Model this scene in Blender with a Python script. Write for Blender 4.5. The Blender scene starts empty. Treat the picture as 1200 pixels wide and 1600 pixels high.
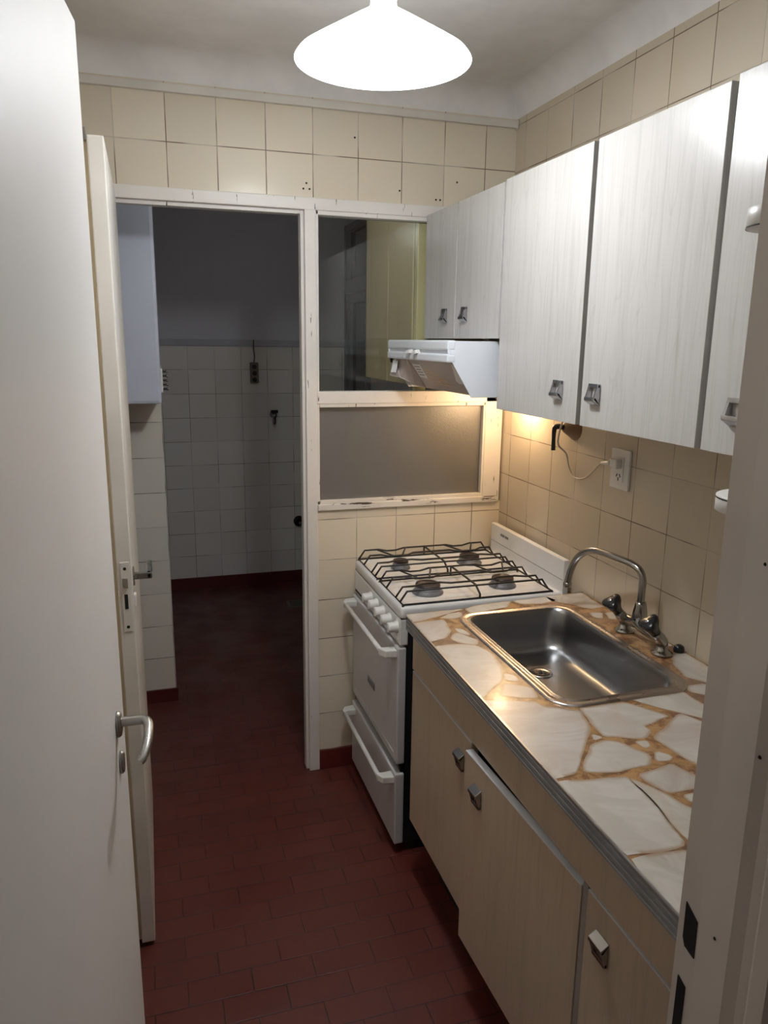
import bpy, bmesh, math, random
from mathutils import Vector, Matrix
random.seed(4)
PI = math.pi
scene = bpy.context.scene
COL = scene.collection

# ------------------------------------------------------------------ materials
class NT:
    def __init__(s, name):
        s.m = bpy.data.materials.new(name); s.m.use_nodes = True
        s.t = s.m.node_tree; s.t.nodes.clear()
        s.out = s.t.nodes.new('ShaderNodeOutputMaterial')
    def n(s, typ, props=None, **inp):
        nd = s.t.nodes.new(typ)
        for k, v in (props or {}).items(): setattr(nd, k, v)
        for k, v in inp.items():
            key = int(k[1:]) if k[0] == 'i' and k[1:].isdigit() else k.replace('_', ' ')
            s.set(nd.inputs[key], v)
        return nd
    def set(s, sock, v):
        if hasattr(v, 'bl_idname') and hasattr(v, 'outputs'): v = v.outputs[0]
        if isinstance(v, bpy.types.NodeSocket): s.t.links.new(v, sock)
        else:
            if sock.type == 'RGBA' and len(v) == 3: v = (*v, 1)
            sock.default_value = v
    def math(s, op, a, b=0.0, c=0.0):
        return s.n('ShaderNodeMath', {'operation': op}, i0=a, i1=b, i2=c).outputs[0]
    def mix(s, f, a, b, mode='MIX'):
        nd = s.n('ShaderNodeMix', {'data_type': 'RGBA', 'blend_type': mode})
        s.set(nd.inputs[0], f); s.set(nd.inputs[6], a); s.set(nd.inputs[7], b)
        return nd.outputs[2]
    def ramp(s, f, a, b, lo=0.0, hi=1.0):
        nd = s.n('ShaderNodeMapRange', {'interpolation_type': 'SMOOTHSTEP'}, i0=f, i1=a, i2=b, i3=lo, i4=hi)
        return nd.outputs[0]
    def pos(s): return s.n('ShaderNodeNewGeometry').outputs['Position']
    def xyz(s, v=None):
        nd = s.n('ShaderNodeSeparateXYZ', i0=v if v is not None else s.pos()); return nd.outputs
    def scaled(s, sc, v=None):
        return s.n('ShaderNodeVectorMath', {'operation': 'MULTIPLY'}, i0=v if v is not None else s.pos(), i1=sc).outputs[0]
    def noise(s, v, scale, detail=3.0, rough=.55, dist=0.0):
        return s.n('ShaderNodeTexNoise', Vector=v, Scale=scale, Detail=detail, Roughness=rough, Distortion=dist).outputs[0]
    def bump(s, h, strength=.2, dist=.002):
        return s.n('ShaderNodeBump', Strength=strength, Distance=dist, Height=h).outputs[0]
    def done(s, col, rough=.5, metal=0.0, normal=None, coat=0.0, spec=None, **kw):
        b = s.n('ShaderNodeBsdfPrincipled')
        s.set(b.inputs['Base Color'], col); s.set(b.inputs['Roughness'], rough); s.set(b.inputs['Metallic'], metal)
        if normal is not None: s.set(b.inputs['Normal'], normal)
        if coat: s.set(b.inputs['Coat Weight'], coat); s.set(b.inputs['Coat Roughness'], .08)
        if spec is not None: s.set(b.inputs['Specular IOR Level'], spec)
        for k, v in kw.items(): s.set(b.inputs[k.replace('_', ' ')], v)
        s.t.links.new(b.outputs[0], s.out.inputs[0]); s.bsdf = b
        return s.m

def plain(name, col, rough=.5, metal=0.0, var=.06, scale=6.0, coat=0.0, bump=0.0):
    t = NT(name)
    f = t.noise(t.pos(), scale, 4)
    c = t.mix(t.ramp(f, .3, .7), tuple(x*(1-var) for x in col), tuple(min(1, x*(1+var)) for x in col))
    nm = t.bump(t.noise(t.pos(), 220, 2), bump, .001) if bump else None
    return t.done(c, rough, metal, nm, coat)

def tiles(name, ua, uo, us, vo, vs, col, vmax=None, paint=None, grout=(.17, .12, .08), vmin=None, rough=.22, groutvar=True):
    """glazed tiles laid on a wall in the plane of axis ua and z; paint above vmax"""
    t = NT(name); o = t.xyz(); P = t.pos()
    u = t.math('DIVIDE', t.math('SUBTRACT', o[ua], uo), us)
    v = t.math('DIVIDE', t.math('SUBTRACT', o[2], vo), vs)
    def edge(c, sz):
        f = t.math('FRACT', c)
        return t.math('MULTIPLY', t.math('MINIMUM', f, t.math('SUBTRACT', 1.0, f)), sz)
    d = t.math('MINIMUM', edge(u, us), edge(v, vs))
    g = t.ramp(d, .0006, .0022, 1.0, 0.0)
    idv = t.n('ShaderNodeCombineXYZ', i0=t.math('FLOOR', u), i1=t.math('FLOOR', v)).outputs[0]
    w = t.n('ShaderNodeTexWhiteNoise', {'noise_dimensions': '3D'}, Vector=idv).outputs['Value']
    base = t.mix(w, tuple(x*.93 for x in col), tuple(min(1, x*1.04) for x in col))
    base = t.mix(t.ramp(t.noise(P, 2.2, 3), .35, .75, 0, .30), base, tuple(x*y for x, y in zip(col, (1.0, .9, .72))))
    if groutvar:
        dark = t.ramp(t.noise(P, 5.0, 2), .38, .58)
        gc = t.mix(dark, tuple(x*.74 for x in col), grout)
    else: gc = grout
    c = t.mix(g, base, gc)
    r = t.mix(g, (rough,)*3, (.8,)*3)
    if vmax is not None:
        pm = t.math('GREATER_THAN', o[2], vmax)
        c = t.mix(pm, c, paint); r = t.mix(pm, r, (.7,)*3)
    wob = t.math('ADD', t.math('MULTIPLY', t.noise(P, 9, 2), .5), t.math('MULTIPLY', g, -1.0))
    nm = t.bump(wob, .35, .0012)
    return t.done(c, r, 0, nm)

def chipped(name, col, zc=None, amt=.62):
    """old oil paint; chips showing dark wood where the noise runs along the rail"""
    t = NT(name); P = t.pos(); o = t.xyz(P)
    c = t.mix(t.ramp(t.noise(P, 5, 4), .3, .7), tuple(x*.93 for x in col), col)
    n1 = t.noise(t.scaled((5, 5, 40)) if zc else t.scaled((60, 60, 7)), 1.6, 5, .6)
    m = t.ramp(n1, amt, amt+.02)
    if zc:
        zf = t.math('MULTIPLY', t.ramp(o[2], zc[0], zc[0]+.006), t.ramp(o[2], zc[1]-.006, zc[1], 1, 0))
        m = t.math('MULTIPLY', m, zf)
    c = t.mix(m, c, (.06, .04, .03))
    return t.done(c, .38, 0, t.bump(t.math('ADD', t.noise(P, 60, 2), t.math('MULTIPLY', m, -3)), .25, .001))

def laminate(name, col, dark, ax=1, rough=.3):
    t = NT(name); P = t.pos()
    sc = [1, 1, 1]; sc[2] = .045
    v = t.scaled((38, 38, 1.6))
    n1 = t.noise(v, 1.0, 6, .65, .6)
    n2 = t.noise(t.scaled((260, 260, 7)), 1.0, 3, .6)
    n3 = t.noise(t.scaled((9, 9, .9)), 1.0, 2, .5, 1.5)
    rings = t.math('FRACT', t.math('MULTIPLY', n3, 9.0))
    rg = t.ramp(rings, .0, .22, 1, 0)
    m = t.math('ADD', t.math('MULTIPLY', t.ramp(n1, .45, .75), .55), t.math('MULTIPLY', t.ramp(n2, .5, .72), .35))
    m = t.math('ADD', m, t.math('MULTIPLY', rg, .28))
    c = t.mix(t.math('MINIMUM', m, 1.0), col, dark)
    return t.done(c, rough, 0, t.bump(n2, .06, .0006))

def metal(name, col, rough, brushed=0, aniso=None):
    t = NT(name); P = t.pos()
    c = t.mix(t.noise(P, 14, 3), tuple(x*.9 for x in col), col)
    r = t.ramp(t.noise(t.scaled((300, 12, 300)) if brushed else P, 1.0 if brushed else 20, 3), .2, .8, rough*.75, rough*1.25)
    return t.done(c, r, 1.0)

M = {}
CREAM = (.71, .63, .47)
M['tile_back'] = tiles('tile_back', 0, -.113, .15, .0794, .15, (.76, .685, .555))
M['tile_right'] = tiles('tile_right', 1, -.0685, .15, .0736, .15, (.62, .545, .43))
M['tile_pilaster'] = tiles('tile_pilaster', 0, -1.2075, .1502, .06, .15, (.88, .84, .76))
M['tile_laundry'] = tiles('tile_laundry', 0, -.365, .1625, .0755, .149, (.86, .85, .82), 1.56, (.72, .72, .78), grout=(.25, .22, .18))
M['plaster'] = plain('ceiling_plaster', (.82, .80, .78), .8, bump=.1)
M['wall_paint'] = plain('wall_paint', (.62, .58, .52), .7, bump=.1)
M['laundry_paint'] = plain('laundry_paint', (.55, .55, .6), .7)
M['trim_white'] = plain('trim_white', (.72, .68, .62), .5)
M['frame_paint'] = chipped('frame_paint', (.80, .76, .71), None, .672)
M['sill_paint'] = chipped('sill_paint', (.76, .72, .66), (1.018, 1.05), .585)
M['door_paint'] = plain('door_paint', (.84, .825, .81), .5, var=.03, scale=2)
M['door_edge'] = plain('door_edge_paint', (.74, .71, .66), .4)
M['cream_edge'] = plain('cream_edge_paint', (.74, .66, .50), .4)
M['jamb_paint'] = plain('jamb_paint', (.68, .61, .55), .35)
M['groove_dark'] = plain('groove_grey', (.30, .27, .25), .5)
M['black'] = plain('black_void', (.006, .006, .006), .8)
M['black_plastic'] = plain('black_plastic', (.012, .012, .015), .25)
M['black_enamel'] = plain('black_enamel', (.012, .012, .014), .35)
M['iron'] = plain('cast_iron', (.018, .016, .016), .45, bump=.2)
M['burner_cap'] = plain('burner_cap_enamel', (.045, .03, .028), .45)
M['burner_base'] = plain('burner_base_grey', (.16, .16, .17), .45)
M['shaded_enamel'] = plain('shaded_enamel', (.60, .59, .60), .2, var=.02)  # white enamel made darker: shade on the cooker front put into the colour
M['strip'] = plain('bright_edge_strip', (.72, .74, .78), .35)
M['white_enamel'] = plain('white_enamel', (.80, .80, .80), .16, var=.02)
M['white_plastic'] = plain('white_plastic', (.78, .77, .74), .35, var=.03)
M['hood_white'] = plain('hood_white', (.74, .78, .84), .3, var=.02)
M['heater_white'] = plain('heater_white', (.62, .66, .76), .35, var=.02)
M['lam_upper'] = laminate('pale_wood_laminate', (.50, .487, .47), (.385, .368, .345), rough=.27)
M['lam_base'] = laminate('tan_shaded_laminate', (.54, .44, .335), (.42, .335, .25), rough=.30)  # same laminate as the wall cabinets, dimmer warmer light tinted into it
M['carcass_grey'] = plain('carcass_grey', (.13, .12, .105), .5)
M['alu'] = metal('aluminium_edge', (.62, .62, .64), .32)
M['chrome'] = metal('chrome', (.52, .52, .54), .24)
M['dull_chrome'] = metal('dull_chrome', (.40, .39, .37), .22)
M['nickel'] = metal('nickel', (.45, .44, .41), .3)
M['steel'] = plain('brushed_steel', (.33, .33, .335), .31, 1.0, var=.03)
M['steel_rim'] = metal('polished_steel_rim', (.62, .57, .555), .30)
M['red_paint'] = plain('red_skirting_paint', (.11, .016, .013), .35)
M['brown_paint'] = plain('brown_valve_paint', (.20, .12, .06), .4)
M['yellow_paint'] = plain('yellow_paint', (.70, .585, .34), .4, var=.03)
M['dark_frame'] = plain('dark_frame_paint', (.16, .17, .2), .45)
M['night'] = plain('night_glass', (.012, .016, .04), .06)
M['paper'] = plain('paper_label', (.88, .88, .9), .6)
M['grey_ink'] = plain('grey_ink', (.2, .2, .22), .6)
M['cable'] = plain('cable_grey', (.50, .46, .40), .5)
M['dark_socket'] = plain('old_socket_brown', (.16, .13, .10), .5)
M['hall_paint'] = plain('hall_paint', (.56, .50, .44), .6)
M['parquet'] = plain('hall_floor_wood', (.20, .12, .07), .4)

def floor_mat():
    t = NT('red_floor_tiles'); P = t.pos()
    v = t.n('ShaderNodeVectorMath', {'operation': 'ADD'}, i0=P, i1=(.68+1.6, .945+.772*4, 0)).outputs[0]
    b = t.n('ShaderNodeTexBrick', {'offset': .5, 'offset_frequency': 2, 'squash': 1.0},
            Vector=v, Color1=(.124, .024, .016), Color2=(.094, .018, .013), Mortar=(.022, .007, .007), Scale=1.0)
    b.inputs['Mortar Size'].default_value = .0022; b.inputs['Mortar Smooth'].default_value = .4
    b.inputs['Brick Width'].default_value = .16; b.inputs['Row Height'].default_value = .0772
    b.inputs['Bias'].default_value = -.1
    n = t.noise(P, 3.2, 5, .6)
    c = t.mix(t.ramp(n, .3, .7, 0, .55), b.outputs[0], (.105, .028, .020))
    c = t.mix(t.ramp(t.noise(P, 28, 4), .58, .78, 0, .18), c, (.15, .09, .07))
    r = t.ramp(t.noise(P, 6, 4), .3, .75, .34, .58)
    h = t.math('ADD', t.math('MULTIPLY', b.outputs[1], -1.0), t.math('MULTIPLY', t.noise(P, 40, 2), .25))
    return t.done(c, r, 0, t.bump(h, .4, .0014))
M['floor'] = floor_mat()

def resin_mat():
    t = NT('amber_resin'); P = t.pos()
    n = t.noise(P, 26, 5, .65, .6)
    c = t.mix(t.ramp(n, .38, .6), (.19, .095, .048), (.45, .26, .115))
    c = t.mix(t.ramp(t.noise(P, 90, 3), .6, .72), c, (.42, .29, .17))
    c = t.mix(t.ramp(t.noise(P, 5, 2), .45, .68, 0, .7), c, (.15, .09, .07))
    return t.done(c, .26, 0, None, .06)
M['resin'] = resin_mat()

def slab_mat(k, ang, c1, c2, c3):
    t = NT('onyx_slab_%d' % k)
    rot = t.n('ShaderNodeVectorRotate', {'rotation_type': 'Z_AXIS'}, Vector=t.pos(), Angle=ang).outputs[0]
    s1 = t.noise(t.scaled((8, 17, 1), rot), 1.0, 6, .62, .9)
    s2 = t.noise(rot, 9, 5, .6, .5)
    c = t.mix(t.ramp(s1, .36, .66), c1, c2)
    c = t.mix(t.ramp(s2, .52, .75, 0, .75), c, c3)
    ed = t.n('ShaderNodeAttribute', {'attribute_name': 'inner'}).outputs['Fac']
    ed = t.ramp(t.math('ADD', ed, t.math('MULTIPLY', t.math('SUBTRACT', t.noise(t.pos(), 30, 4, .6), .5), .9)), .0, .75)
    c = t.mix(ed, (.36, .26, .175), c)
    c = t.mix(t.ramp(t.noise(t.scaled((5, 26, 1), rot), 1.0, 4, .6, 1.5), .66, .74, 0, .35), c, (.33, .24, .18))
    return t.done(c, .30, 0, None, .06)
SL = [slab_mat(0, .5, (.50, .47, .42), (.60, .57, .53), (.44, .36, .29)),
      slab_mat(1, -.7, (.54, .51, .47), (.41, .35, .30), (.62, .60, .57)),
      slab_mat(2, 1.2, (.46, .43, .38), (.58, .55, .50), (.50, .42, .33)),
      slab_mat(3, .1, (.60, .57, .53), (.48, .42, .37), (.53, .49, .44))]

def glass_mat(name, tint=(.9, .92, .9), refl=.08):
    t = NT(name)
    fr = t.n('ShaderNodeFresnel', IOR=1.45).outputs[0]
    tr = t.n('ShaderNodeBsdfTransparent', Color=tint)
    gl = t.n('ShaderNodeBsdfGlossy', Color=(1, 1, 1), Roughness=.01)
    mx = t.n('ShaderNodeMixShader'); t.set(mx.inputs[0], fr)
    t.t.links.new(tr.outputs[0], mx.inputs[1]); t.t.links.new(gl.outputs[0], mx.inputs[2])
    t.t.links.new(mx.outputs[0], t.out.inputs[0]); return t.m
M['glass'] = glass_mat('clear_glass')
def frosted():
    t = NT('frosted_glass'); P = t.pos()
    nm = t.bump(t.noise(P, 260, 2), .5, .001)
    d = t.n('ShaderNodeBsdfDiffuse', Color=(.17, .166, .158), Normal=nm)
    tl = t.n('ShaderNodeBsdfTranslucent', Color=(.5, .5, .48), Normal=nm)
    g = t.n('ShaderNodeBsdfGlossy', Color=(.8, .8, .8), Roughness=.42, Normal=nm)
    a = t.n('ShaderNodeMixShader', Fac=.35); t.t.links.new(d.outputs[0], a.inputs[1]); t.t.links.new(tl.outputs[0], a.inputs[2])
    b = t.n('ShaderNodeMixShader', Fac=.20); t.t.links.new(a.outputs[0], b.inputs[1]); t.t.links.new(g.outputs[0], b.inputs[2])
    t.t.links.new(b.outputs[0], t.out.inputs[0]); return t.m
M['frosted'] = frosted()
def glow(name, col, st):
    t = NT(name)
    lw = t.n('ShaderNodeLayerWeight', Blend=.4).outputs[1]
    b = t.n('ShaderNodeBsdfPrincipled'); t.set(b.inputs['Base Color'], (.9, .9, .9))
    t.set(b.inputs['Emission Color'], col); t.set(b.inputs['Emission Strength'], st)
    t.t.links.new(b.outputs[0], t.out.inputs[0]); return t.m
M['opal'] = glow('lit_opal_glass', (.95, .98, 1), 9.0)
M['opal_stem'] = glow('lamp_stem_white', (.9, .95, 1), .45)
M['bulb'] = glow('lit_bulb', (1, .96, .92), 30)
M['warm_bulb'] = glow('warm_bulb', (1, .62, .28), 14)

# ------------------------------------------------------------------ mesh helpers
def BM(): return bmesh.new()
def box(bm, x0, x1, y0, y1, z0, z1, mi=0, bev=0.0):
    x0, x1 = sorted((x0, x1)); y0, y1 = sorted((y0, y1)); z0, z1 = sorted((z0, z1))
    if bev:
        t = bmesh.new()
        box(t, x0, x1, y0, y1, z0, z1)
        bmesh.ops.bevel(t, geom=t.edges[:], offset=bev, segments=2, affect='EDGES', profile=.6)
        merge(bm, t, mi); return
    v = [bm.verts.new(p) for p in ((x0,y0,z0),(x1,y0,z0),(x1,y1,z0),(x0,y1,z0),(x0,y0,z1),(x1,y0,z1),(x1,y1,z1),(x0,y1,z1))]
    for q in ((3,2,1,0),(4,5,6,7),(0,1,5,4),(1,2,6,5),(2,3,7,6),(3,0,4,7)):
        f = bm.faces.new([v[i] for i in q]); f.material_index = mi
def merge(bm, t, mi=None, mat=None):
    mp = {}
    for v in t.verts: mp[v] = bm.verts.new(mat @ v.co if mat else v.co)
    for f in t.faces:
        try:
            g = bm.faces.new([mp[v] for v in f.verts]); g.material_index = f.material_index if mi is None else mi; g.smooth = f.smooth
        except ValueError: pass
    t.free()
def prism(bm, poly, axis, a0, a1, mi=0, bev=0.0):
    """poly of 2-D points in the other two axes (in xyz order), extruded along axis"""
    t = bmesh.new()
    def mk(p, a):
        if axis == 'x': return (a, p[0], p[1])
        if axis == 'y': return (p[0], a, p[1])
        return (p[0], p[1], a)
    A = [t.verts.new(mk(p, a0)) for p in poly]; B = [t.verts.new(mk(p, a1)) for p in poly]
    t.faces.new(A); t.faces.new(B[::-1])
    n = len(poly)
    for i in range(n): t.faces.new((A[i], B[i], B[(i+1) % n], A[(i+1) % n]))
    bmesh.ops.recalc_face_normals(t, faces=t.faces[:])
    if bev: bmesh.ops.bevel(t, geom=t.edges[:], offset=bev, segments=2, affect='EDGES', profile=.6)
    merge(bm, t, mi)
def smoothpts(pts, n=6):
    pts = [Vector(p) for p in pts]; out = []
    for i in range(len(pts)-1):
        p0 = pts[max(i-1, 0)]; p1 = pts[i]; p2 = pts[i+1]; p3 = pts[min(i+2, len(pts)-1)]
        for k in range(n):
            t = k/n
            out.append(.5*((2*p1)+(p2-p0)*t+(2*p0-5*p1+4*p2-p3)*t*t+(3*p1-p0-3*p2+p3)*t**3))
    out.append(pts[-1]); return out
def tube(bm, pts, r, seg=10, sm=0, mi=0, closed=False, flat=None):
    pts = smoothpts(pts, sm) if sm else [Vector(p) for p in pts]
    n = len(pts); rs = r if isinstance(r, (list, tuple)) else None
    rings = []; nrm = None
    for i, p in enumerate(pts):
        if closed: d = pts[(i+1) % n]-pts[i-1]
        else: d = (pts[min(i+1, n-1)]-p).normalized()+(p-pts[max(i-1, 0)]).normalized()
        d.normalize()
        if nrm is None:
            nrm = d.orthogonal().normalized()
            if flat: nrm = (Vector(flat)-d*Vector(flat).dot(d)).normalized()
        else: nrm = (nrm-d*nrm.dot(d)).normalized()
        b = d.cross(nrm)
        if rs: q = i*(len(rs)-1)/(n-1); k = min(int(q), len(rs)-2); rr = rs[k]+(rs[k+1]-rs[k])*(q-k)
        else: rr = r
        ra, rb = (rr, rr) if not flat or len(flat) < 4 else (rr, rr)
        rings.append([bm.verts.new(p+nrm*math.cos(2*PI*j/seg)*ra+b*math.sin(2*PI*j/seg)*rb) for j in range(seg)])
    m = n if closed else n-1
    for i in range(m):
        A = rings[i]; B = rings[(i+1) % n]
        for j in range(seg):
            f = bm.faces.new((A[j], A[(j+1) % seg], B[(j+1) % seg], B[j])); f.smooth = True; f.material_index = mi
    if not closed:
        f = bm.faces.new(rings[0][::-1]); f.material_index = mi
        f = bm.faces.new(rings[-1]); f.material_index = mi
def lathe(bm, prof, c, axis=(0, 0, 1), seg=32, mi=0, cap=True):
    """prof = (radius, height) pairs along the axis from c"""
    q = Vector((0, 0, 1)).rotation_difference(Vector(axis).normalized()); c = Vector(c)
    rings = []
    for r, h in prof:
        if r < 1e-6: rings.append([bm.verts.new(c+q @ Vector((0, 0, h)))]); continue
        rings.append([bm.verts.new(c+q @ Vector((r*math.cos(2*PI*j/seg), r*math.sin(2*PI*j/seg), h))) for j in range(seg)])
    for A, B in zip(rings, rings[1:]):
        for j in range(seg):
            k = (j+1) % seg
            if len(A) == 1 and len(B) == 1: continue
            if len(A) == 1: f = bm.faces.new((A[0], B[k], B[j]))
            elif len(B) == 1: f = bm.faces.new((A[j], A[k], B[0]))
            else: f = bm.faces.new((A[j], A[k], B[k], B[j]))
            f.smooth = True; f.material_index = mi
    if cap:
        for R, rev in ((rings[0], True), (rings[-1], False)):
            if len(R) > 2: f = bm.faces.new(R[::-1] if rev else R); f.material_index = mi
def rrect(cx, cy, hx, hy, r, n=8):
    o = []
    for (sx, sy, a0) in ((1, 1, 0), (-1, 1, PI/2), (-1, -1, PI), (1, -1, 1.5*PI)):
        for k in range(n+1):
            a = a0+PI/2*k/n
            o.append((cx+sx*(hx-r)+r*math.cos(a), cy+sy*(hy-r)+r*math.sin(a)))
    return o
def rloft(bm, loops, mi=0, capend=True, capstart=False, smooth=True):
    R = [[bm.verts.new((x, y, z)) for x, y in pts] for pts, z in loops]
    n = len(R[0])
    for A, B in zip(R, R[1:]):
        for j in range(n):
            f = bm.faces.new((A[j], B[j], B[(j+1) % n], A[(j+1) % n])); f.smooth = smooth; f.material_index = mi
    if capend: f = bm.faces.new(R[-1][::-1]); f.material_index = mi
    if capstart: f = bm.faces.new(R[0]); f.material_index = mi

def worldloc(o):
    l = o.location.copy(); p = o.parent
    while p: l += p.location; p = p.parent
    return l
def obj(name, bm, mats, parent=None, sharp=True, label=None):
    bmesh.ops.recalc_face_normals(bm, faces=bm.faces[:])
    me = bpy.data.meshes.new(name)
    off = worldloc(parent) if parent else Vector((0, 0, 0))
    if off.length: bmesh.ops.translate(bm, verts=bm.verts[:], vec=-off)
    bm.to_mesh(me); bm.free()
    for m in (mats if isinstance(mats, (list, tuple)) else [mats]): me.materials.append(M[m] if isinstance(m, str) else m)
    o = bpy.data.objects.new(name, me); COL.objects.link(o)
    if parent: o.parent = parent
    if label: o['label'] = label
    return o
def thing(name, label, cat, loc=(0, 0, 0), group=None, kind=None):
    o = bpy.data.objects.new(name, None); COL.objects.link(o); o.location = loc; o.empty_display_size = .05
    if label: o['label'] = label
    if cat: o['category'] = cat
    if group: o['group'] = group
    if kind: o['kind'] = kind
    return o
def tag(o, label, cat, group=None):
    o['label'] = label; o['category'] = cat
    if group: o['group'] = group
    return o
def struct(name, bm, mats, parent=None):
    o = obj(name, bm, mats, parent)
    if not parent: o['kind'] = 'structure'
    return o
def B(*args, **kw):
    bm = BM(); box(bm, *args, **kw); return bm

# ------------------------------------------------------------------ the shell
XL = -1.45; YF = -2.03; ZC = 2.42
struct('floor', B(-1.95, .12, -2.13, 2.42, -.1, 0), 'floor')
struct('hall_floor', B(-2.6, .9, -4.6, -2.13, -.1, 0), 'parquet')
struct('ceiling', B(-1.95, .12, -2.13, 2.42, ZC, ZC+.1), 'plaster')
struct('hall_ceiling', B(-2.6, .9, -4.6, -2.13, 2.55, 2.65), 'plaster')
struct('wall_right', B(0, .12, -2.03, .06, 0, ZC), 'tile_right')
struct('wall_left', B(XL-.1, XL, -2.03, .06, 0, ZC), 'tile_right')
bm = BM()
box(bm, XL, 0, 0, .06, 2.048, ZC)            # tiles above the frame
box(bm, -.708, 0, 0, .06, 0, 1.015)          # tiles under the glass
box(bm, XL, -1.40, 0, .06, 0, 2.048)
wb = struct('wall_back', bm, 'tile_back')
# screw holes left in the tiles above the doorway
for hx, hz in ((-.745, 2.075), (-.725, 2.075), (-.735, 2.092), (-.42, 2.09), (-.29, 2.07), (-.275, 2.07), (-1.34, 2.11), (-.575, 2.24), (-.215, 2.13)):
    bm = BM(); lathe(bm, [(.0032, 0), (.0032, .0012)], (hx, 0, hz), (0, -1, 0), 10)
    obj('screw_hole', bm, 'black', wb)
# coving round the ceiling
def cove(bm, p0, p1, inward):
    """quarter hollow from the wall (z 2.342) to the ceiling"""
    iw = Vector(inward); A = []
    for P in (p0, p1):
        row = []
        for k in range(9):
            a = PI/2*k/8
            row.append(Vector((P[0], P[1], 0))+iw*(.07*(1-math.cos(a)))+Vector((0, 0, 2.345+.075*math.sin(a))))
        A.append(row)
    V = [[bm.verts.new(p) for p in r] for r in A]
    for k in range(8): f = bm.faces.new((V[0][k], V[1][k], V[1][k+1], V[0][k+1])); f.smooth = True
bm = BM(); cove(bm, (0, -2.03), (0, 0), (-1, 0, 0)); struct('trim_1', bm, 'plaster')
bm = BM(); cove(bm, (XL, 0), (0, 0), (0, -1, 0)); struct('trim_2', bm, 'plaster')
bm = BM(); box(bm, XL, -.006, -.016, 0, 2.314, 2.337, bev=.002); box(bm, -.009, -.003, -.018, 0, 2.311, 2.339); struct('trim_3', bm, 'trim_white')
# entrance wall with the steel door frame
bm = BM()
box(bm, -.77, .12, -2.13, YF, 0, ZC); box(bm, XL-.1, -1.425, -2.13, YF, 0, ZC); box(bm, -1.425, -.77, -2.13, YF, 2.03, ZC)
struct('wall_front', bm, 'hall_paint')
def jamb_poly(x, s):
    # plan section; s = +1 for the right jamb (opening on its -x side)
    return [(x+s*.02, -2.025), (x, -2.025), (x, -2.054), (x-s*.004, -2.056), (x-s*.007, -2.096), (x-s*.001, -2.106), (x-s*.001, -2.116), (x-s*.010, -2.126), (x-s*.010, -2.142), (x+s*.055, -2.142), (x+s*.055, -2.128), (x+s*.02, -2.128)]
bm = BM()
prism(bm, jamb_poly(-.785, 1), 'z', 0, 2.045)
prism(bm, jamb_poly(-1.412, -1), 'z', 0, 2.045)
box(bm, -1.412, -.785, -2.142, -2.025, 2.02, 2.045); box(bm, -1.412, -.785, -2.11, -2.056, 2.003, 2.02)
fr = struct('trim_4', bm, 'jamb_paint')
# latch and bolt holes cut in the right jamb
bm = BM()
prism(bm, [(-2.0335, 1.077), (-2.050, 1.067), (-2.0508, 1.027), (-2.0375, 1.030), (-2.034, 1.038)], 'x', -.7862, -.784)
obj('latch_hole', bm, 'black', fr)
bm = BM(); prism(bm, [(-2.0335, .993), (-2.0445, .988), (-2.0445, .928), (-2.0335, .931)], 'x', -.7862, -.784); obj('bolt_hole', bm, 'black', fr)
for y, z in ((-2.08, 1.43), (-2.10, 1.27), (-2.078, 1.075)):
    bm = BM(); lathe(bm, [(.0018, 0), (.0012, .001)], (-.7905, y, z), (-1, 0, 0), 10); obj('screw_hole', bm, 'black', fr)
# hall shell behind the camera
struct('wall_hall_left', B(-2.7, -2.6, -4.6, -2.13, 0, 2.55), 'hall_paint')
struct('wall_hall_right', B(.9, 1.0, -4.6, -2.13, 0, 2.55), 'hall_paint')
struct('wall_hall_back', B(-2.6, .9, -4.7, -4.6, 0, 2.55), 'hall_paint')
bm = BM(); box(bm, -2.6, XL-.1, -2.13, -2.03, 0, 2.55); box(bm, .12, .9, -2.13, -2.03, 0, 2.55); box(bm, XL-.1, .12, -2.13, -2.03, ZC, 2.55)
struct('wall_hall_front', bm, 'hall_paint')
# laundry beyond the partition
struct('wall_laundry_back', B(-1.95, .12, 2.3, 2.42, 0, ZC), 'tile_laundry')
struct('wall_laundry_left', B(-1.85, -1.205, .73, 2.3, 0, ZC), 'tile_pilaster')
struct('wall_laundry_side', B(-1.95, -1.85, .06, 2.3, 0, ZC), 'laundry_paint')
bm = BM(); box(bm, -1.85, XL-.1, 0, .06, 0, ZC); struct('wall_laundry_front', bm, 'laundry_paint')
bm = BM(); box(bm, 0, .12, .06, 1.76, 0, ZC); box(bm, 0, .12, 1.76, 2.3, 2.30, ZC); struct('wall_laundry_right', bm, 'laundry_paint')
bm = BM(); box(bm, -1.205, 0, 2.286, 2.3, 1.56, 1.60, bev=.003); struct('trim_5', bm, 'laundry_paint')
bm = BM(); box(bm, -1.205, 0, 2.290, 2.3, 0, .08); struct('baseboard_laundry', bm, 'red_paint')
bm = BM(); box(bm, -1.85, -1.203, .722, .73, 0, .06); box(bm, -1.205, -1.199, .722, 2.29, 0, .06); struct('baseboard_left', bm, 'red_paint')
bm = BM(); box(bm, -.706, 0, -.008, 0, 0, .078); struct('baseboard_back', bm, 'red_paint')

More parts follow.
